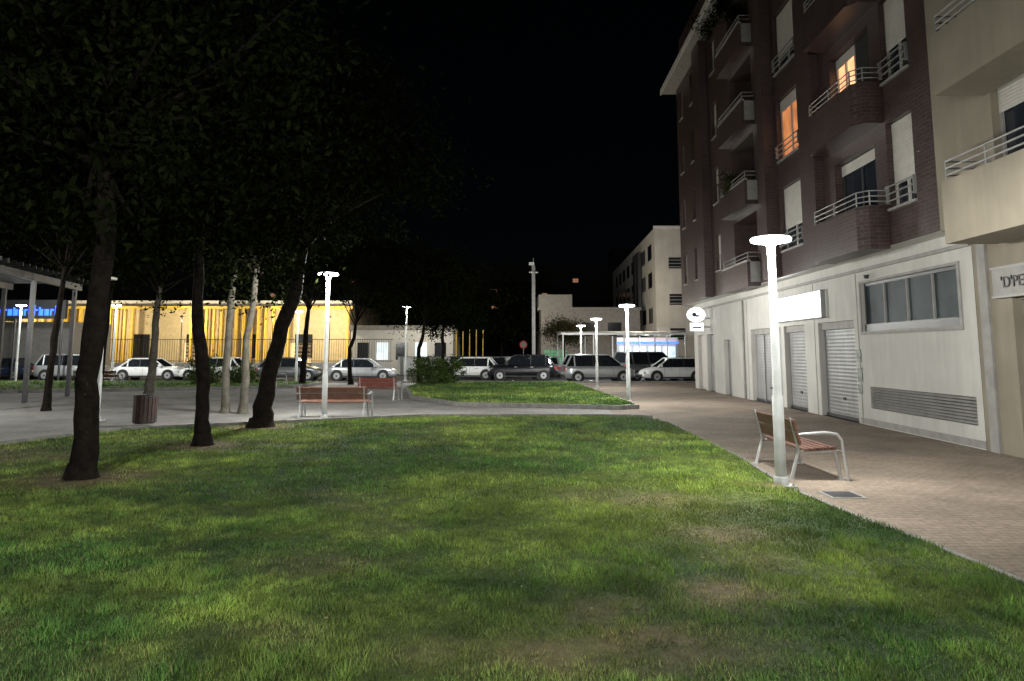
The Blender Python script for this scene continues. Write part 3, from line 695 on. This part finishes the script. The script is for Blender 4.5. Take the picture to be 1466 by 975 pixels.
m.build('steel_pergola',None,(-19,21.5,0),(0,0,R(12)))
m=MB(); m.box(-35,-28.6,47,47.25,3.9,5.1,'dark')
m.box(-38,-31,52,57,0,3.9,'stone'); m.box(-35,-34.8,47.3,52,3.9,5.1,'dark')
for xx in(-34.8,-31.8,-28.8): m.tube([(xx,47.1,0),(xx,47.1,3.9)],.07,'frame',8)
m.build('kiosk_building')
m=MB(); r=random.Random(3); X=-33.8
while X<-28.9:
    w_=r.uniform(.12,.3); m.box(X,X+w_*.35,46.93,46.99,4.1,4.1+r.uniform(.3,.7),'blue'); m.box(X,X+w_,46.93,46.985,4.1+r.choice((0,.3)),4.2+.3,'blue'); X+=w_+.1
m.build('blue_neon_sign')
def road_sign(x,y,kind):
    e=empty('traffic_sign',(x,y,0)); m=MB(); m.tube([(0,0,0),(0,0,2.6)],.03,'rail',8); m.build('post',e)
    m=MB(); m.tube([(0,-.04,2.35),(0,-.06,2.35)],.3,kind,20); m.tube([(0,-.062,2.35),(0,-.066,2.35)],.2,'stone',20); m.build('disc',e)
road_sign(.9,58.0,'redsign')

# ------------------------------------------------------------------ cars
PC={}
def paint(name,c,metal=.3):
    if name not in PC: PC[name]=mat('car_paint_'+name,c,.28,metal,var=.04,scale=1)
    return PC[name]
KINDS={
 'hatch':dict(L=4.1,H=1.48,W=.86,belt=.92,hood=.80,nose=.62,a=(1.15,.40,-1.45,-1.92),tail=.9),
 'sedan':dict(L=4.5,H=1.43,W=.88,belt=.90,hood=.80,nose=.60,a=(1.10,.35,-1.05,-1.75),tail=.88),
 'mpv':dict(L=4.4,H=1.68,W=.90,belt=1.0,hood=.92,nose=.70,a=(1.45,.60,-1.75,-2.12),tail=1.0),
 'suv':dict(L=4.4,H=1.66,W=.92,belt=1.02,hood=.98,nose=.78,a=(1.10,.45,-1.70,-2.08),tail=1.0),
 'van':dict(L=4.5,H=1.84,W=.90,belt=1.1,hood=1.0,nose=.75,a=(1.5,.75,-2.0,-2.2),tail=1.1)}
def car(name,x,y,rz,pc,kind):
    k=KINDS[kind]; e=empty(name,(x,y,-.035),(0,0,rz)); L=k['L']/2; W=k['W']; a0,a1,a2,a3=k['a']
    m=MB()
    st=[(-L,.38,k['tail']-.25,W*.80),(-L+.06,.28,k['tail']-.06,W*.9),(a3,.22,k['belt']+.02,W*.97),(a2,.2,k['belt'],W),(0,.2,k['belt']-.01,W),(a0-.25,.2,k['belt']-.02,W),
        (a0,.2,k['belt']-.04,W),(L-.45,.22,k['hood'],W*.96),(L-.15,.24,k['nose']+.07,W*.88),(L-.03,.30,k['nose']-.06,W*.76),(L,.36,k['nose']-.16,W*.66)]
    vs=[];fs=[];n=0
    for(sx,b,t,w_) in st:
        h=t-b; half=[(w_*.86,b),(w_*.97,b+h*.12),(w_,b+h*.42),(w_*.985,b+h*.75),(w_*.93,b+h*.94),(w_*.80,t),(w_*.4,t+.018)]
        ring=[(sx,p,q) for p,q in half]+[(sx,-p,q) for p,q in reversed(half)]; n=len(ring); vs+=ring
    for i in range(len(st)-1):
        for j in range(n): fs.append((i*n+j,(i+1)*n+j,(i+1)*n+(j+1)%n,i*n+(j+1)%n))
    m.add(vs,fs,pc,True); m.add(vs[:n],[tuple(range(n))],pc); m.add(vs[-n:],[tuple(reversed(range(n)))],pc)
    H=k['H'];bz=k['belt']-.03; wb_=W*.93;wt=W*.74
    lo=[(a0,wb_*.9),(a0-.35,wb_),(a3+.25,wb_),(a3,wb_*.9)]; hi=[(a1,wt*.92),(a1-.3,wt),(a2+.15,wt),(a2,wt*.94)]
    def ringz(pts,z): return [(p,q,z) for p,q in pts]+[(p,-q,z) for p,q in reversed(pts)]
    v=ringz(lo,bz)+ringz(hi,H-.05); m.add(v,[(i,(i+1)%8,8+(i+1)%8,8+i) for i in range(8)],'carglass')
    hi2=[(p+ (.03 if i<2 else -.03),q+.02) for i,(p,q) in enumerate(hi)]; hi3=[(p*.9,q*.86) for p,q in hi]
    v=ringz(hi2,H-.07)+ringz(hi2,H-.03)+ringz(hi3,H)
    m.add(v,[(i,(i+1)%8,8+(i+1)%8,8+i) for i in range(8)]+[(8+i,8+(i+1)%8,16+(i+1)%8,16+i) for i in range(8)]+[tuple(range(16,24))],pc,True)
    for s in(-1,1):
        def pil(p,q,r): m.tube([(p[0],s*(p[1]+.008),bz),(q[0],s*(q[1]+.008),H-.05)],r,pc,6)
        pil(lo[0],hi[0],.04); pil(lo[3],hi[3],.055)
        mx_=(lo[1][0]+lo[2][0])/2-.05
        m.tube([(mx_,s*(wb_+.004),bz),(mx_-.03,s*(wt+.01),H-.05)],.03,'black',6)
        q=lo[2][0]+.28; m.tube([(q,s*(wb_+.004),bz),(q-.02,s*(wt+.006),H-.05)],.045,pc,6)
        m.box(a0-.25,a0-.05,s*(W+.07)-.08,s*(W+.07)+.08,k['belt']-.01,k['belt']+.14,pc)
        for wx in(L-.82,-L+.78):
            m.tube([(wx,s*(W-.17),.33),(wx,s*(W+.006),.33)],[.385,.385],'black',24)
            m.tube([(wx,s*(W-.16),.32),(wx,s*(W+.018),.32),(wx,s*(W+.03),.32)],[.32,.32,.29],'tyre',24)
            m.tube([(wx,s*(W+.02),.32),(wx,s*(W+.036),.32)],[.21,.20],'alu',16)
            m.tube([(wx,s*(W+.034),.32),(wx,s*(W+.042),.32)],[.06,.05],'black',10)
        m.box(-L+.9,L-.95,s*W-.02,s*W+.012,.24,.31,'black')
        m.box(L-.30,L-.05,s*W*.74-.11,s*W*.74+.11,k['nose']-.14,k['nose']+.0,'alu')
        m.box(-L-.012,-L+.10,s*W*.78-.10,s*W*.78+.10,k['tail']-.3,k['tail']-.1,'redsign')
        for hx in(.25,-.75): m.box(hx,hx+.18,s*W-.005,s*W+.02,k['belt']-.17,k['belt']-.14,'alu' )
        m.tube([(.75,s*(W+.001),.35),(.75,s*(W+.001),k['belt']-.08)],.006,'black',4); m.tube([(-.2,s*(W+.001),.3),(-.2,s*(W+.001),k['belt']-.08)],.006,'black',4)
    m.box(L-.02,L+.012,-.4,.4,.34,.48,'black'); m.box(L+.0,L+.02,-.26,.26,.42,.52,'paint_white'); m.box(-L-.02,-L+.0,-.26,.26,.5,.61,'paint_white')
    m.box(-L-.015,-L+.1,-W*.75,W*.75,.3,.46,'black')
    m.build('body',e)
sil=paint('silver',(.45,.46,.47),.5);whi=paint('white',(.72,.72,.71),0);blk=paint('black',(.012,.012,.015),.2);gry=paint('grey',(.12,.125,.13),.4);dbl=paint('dark_blue',(.02,.03,.06),.3)
car('parked_minivan',5.25,45.6,R(8),sil,'mpv')
car('parked_minivan',8.8,48.0,R(25),gry,'van')
car('parked_car',10.0,46.2,R(185),whi,'hatch')
car('parked_car',.6,48.4,R(180),blk,'suv')
car('parked_car',-2.9,49.3,R(175),whi,'hatch')
car('parked_car',-9.6,47.6,R(2),sil,'sedan')
car('parked_car',-14.3,48.0,R(4),gry,'hatch')
car('parked_car',-19.4,48.2,R(178),whi,'hatch')
car('parked_car',-23.6,48.6,R(0),whi,'sedan')
car('parked_car',-28.6,48.5,R(3),sil,'mpv')
car('parked_car',-34.2,49.6,R(180),dbl,'sedan')
car('parked_car',-1.4,54.5,R(100),gry,'hatch')
car('parked_car',-3.9,55.2,R(95),dbl,'hatch')
car('parked_car',2.8,55.0,R(85),sil,'hatch')

# ------------------------------------------------------------------ world, night fill, camera
w=bpy.data.worlds.new('World'); S.world=w; w.use_nodes=True; nt=w.node_tree
sky=nt.nodes.new('ShaderNodeTexSky'); sky.sky_type='NISHITA'; sky.sun_disc=False; sky.sun_elevation=R(25); sky.sun_rotation=R(200)
bgN=nt.nodes['Background']; bgN.inputs['Strength'].default_value=.00018
nt.links.new(sky.outputs[0],bgN.inputs[0])
l=bpy.data.lights.new('night_fill','SUN'); l.energy=.03; l.angle=R(.5); l.color=(.85,.9,1); o=bpy.data.objects.new('night_fill',l); COL.objects.link(o); o.rotation_euler=(R(60),0,R(-35))  # added sun with no source in view, faint general fill on the facade
cam=bpy.data.cameras.new('camera'); co=bpy.data.objects.new('camera',cam); COL.objects.link(co)
co.location=(0,0,1.8); co.rotation_euler=(R(97),0,0); cam.sensor_width=36; cam.lens=36*1050/1466
cam.shift_y=-.077; cam.clip_end=1500; cam.clip_start=.05; S.camera=co
S.view_settings.view_transform='Standard'; S.view_settings.look='None'; S.view_settings.exposure=0
print('polys',sum(len(o.data.polygons) for o in bpy.data.objects if o.type=='MESH'))
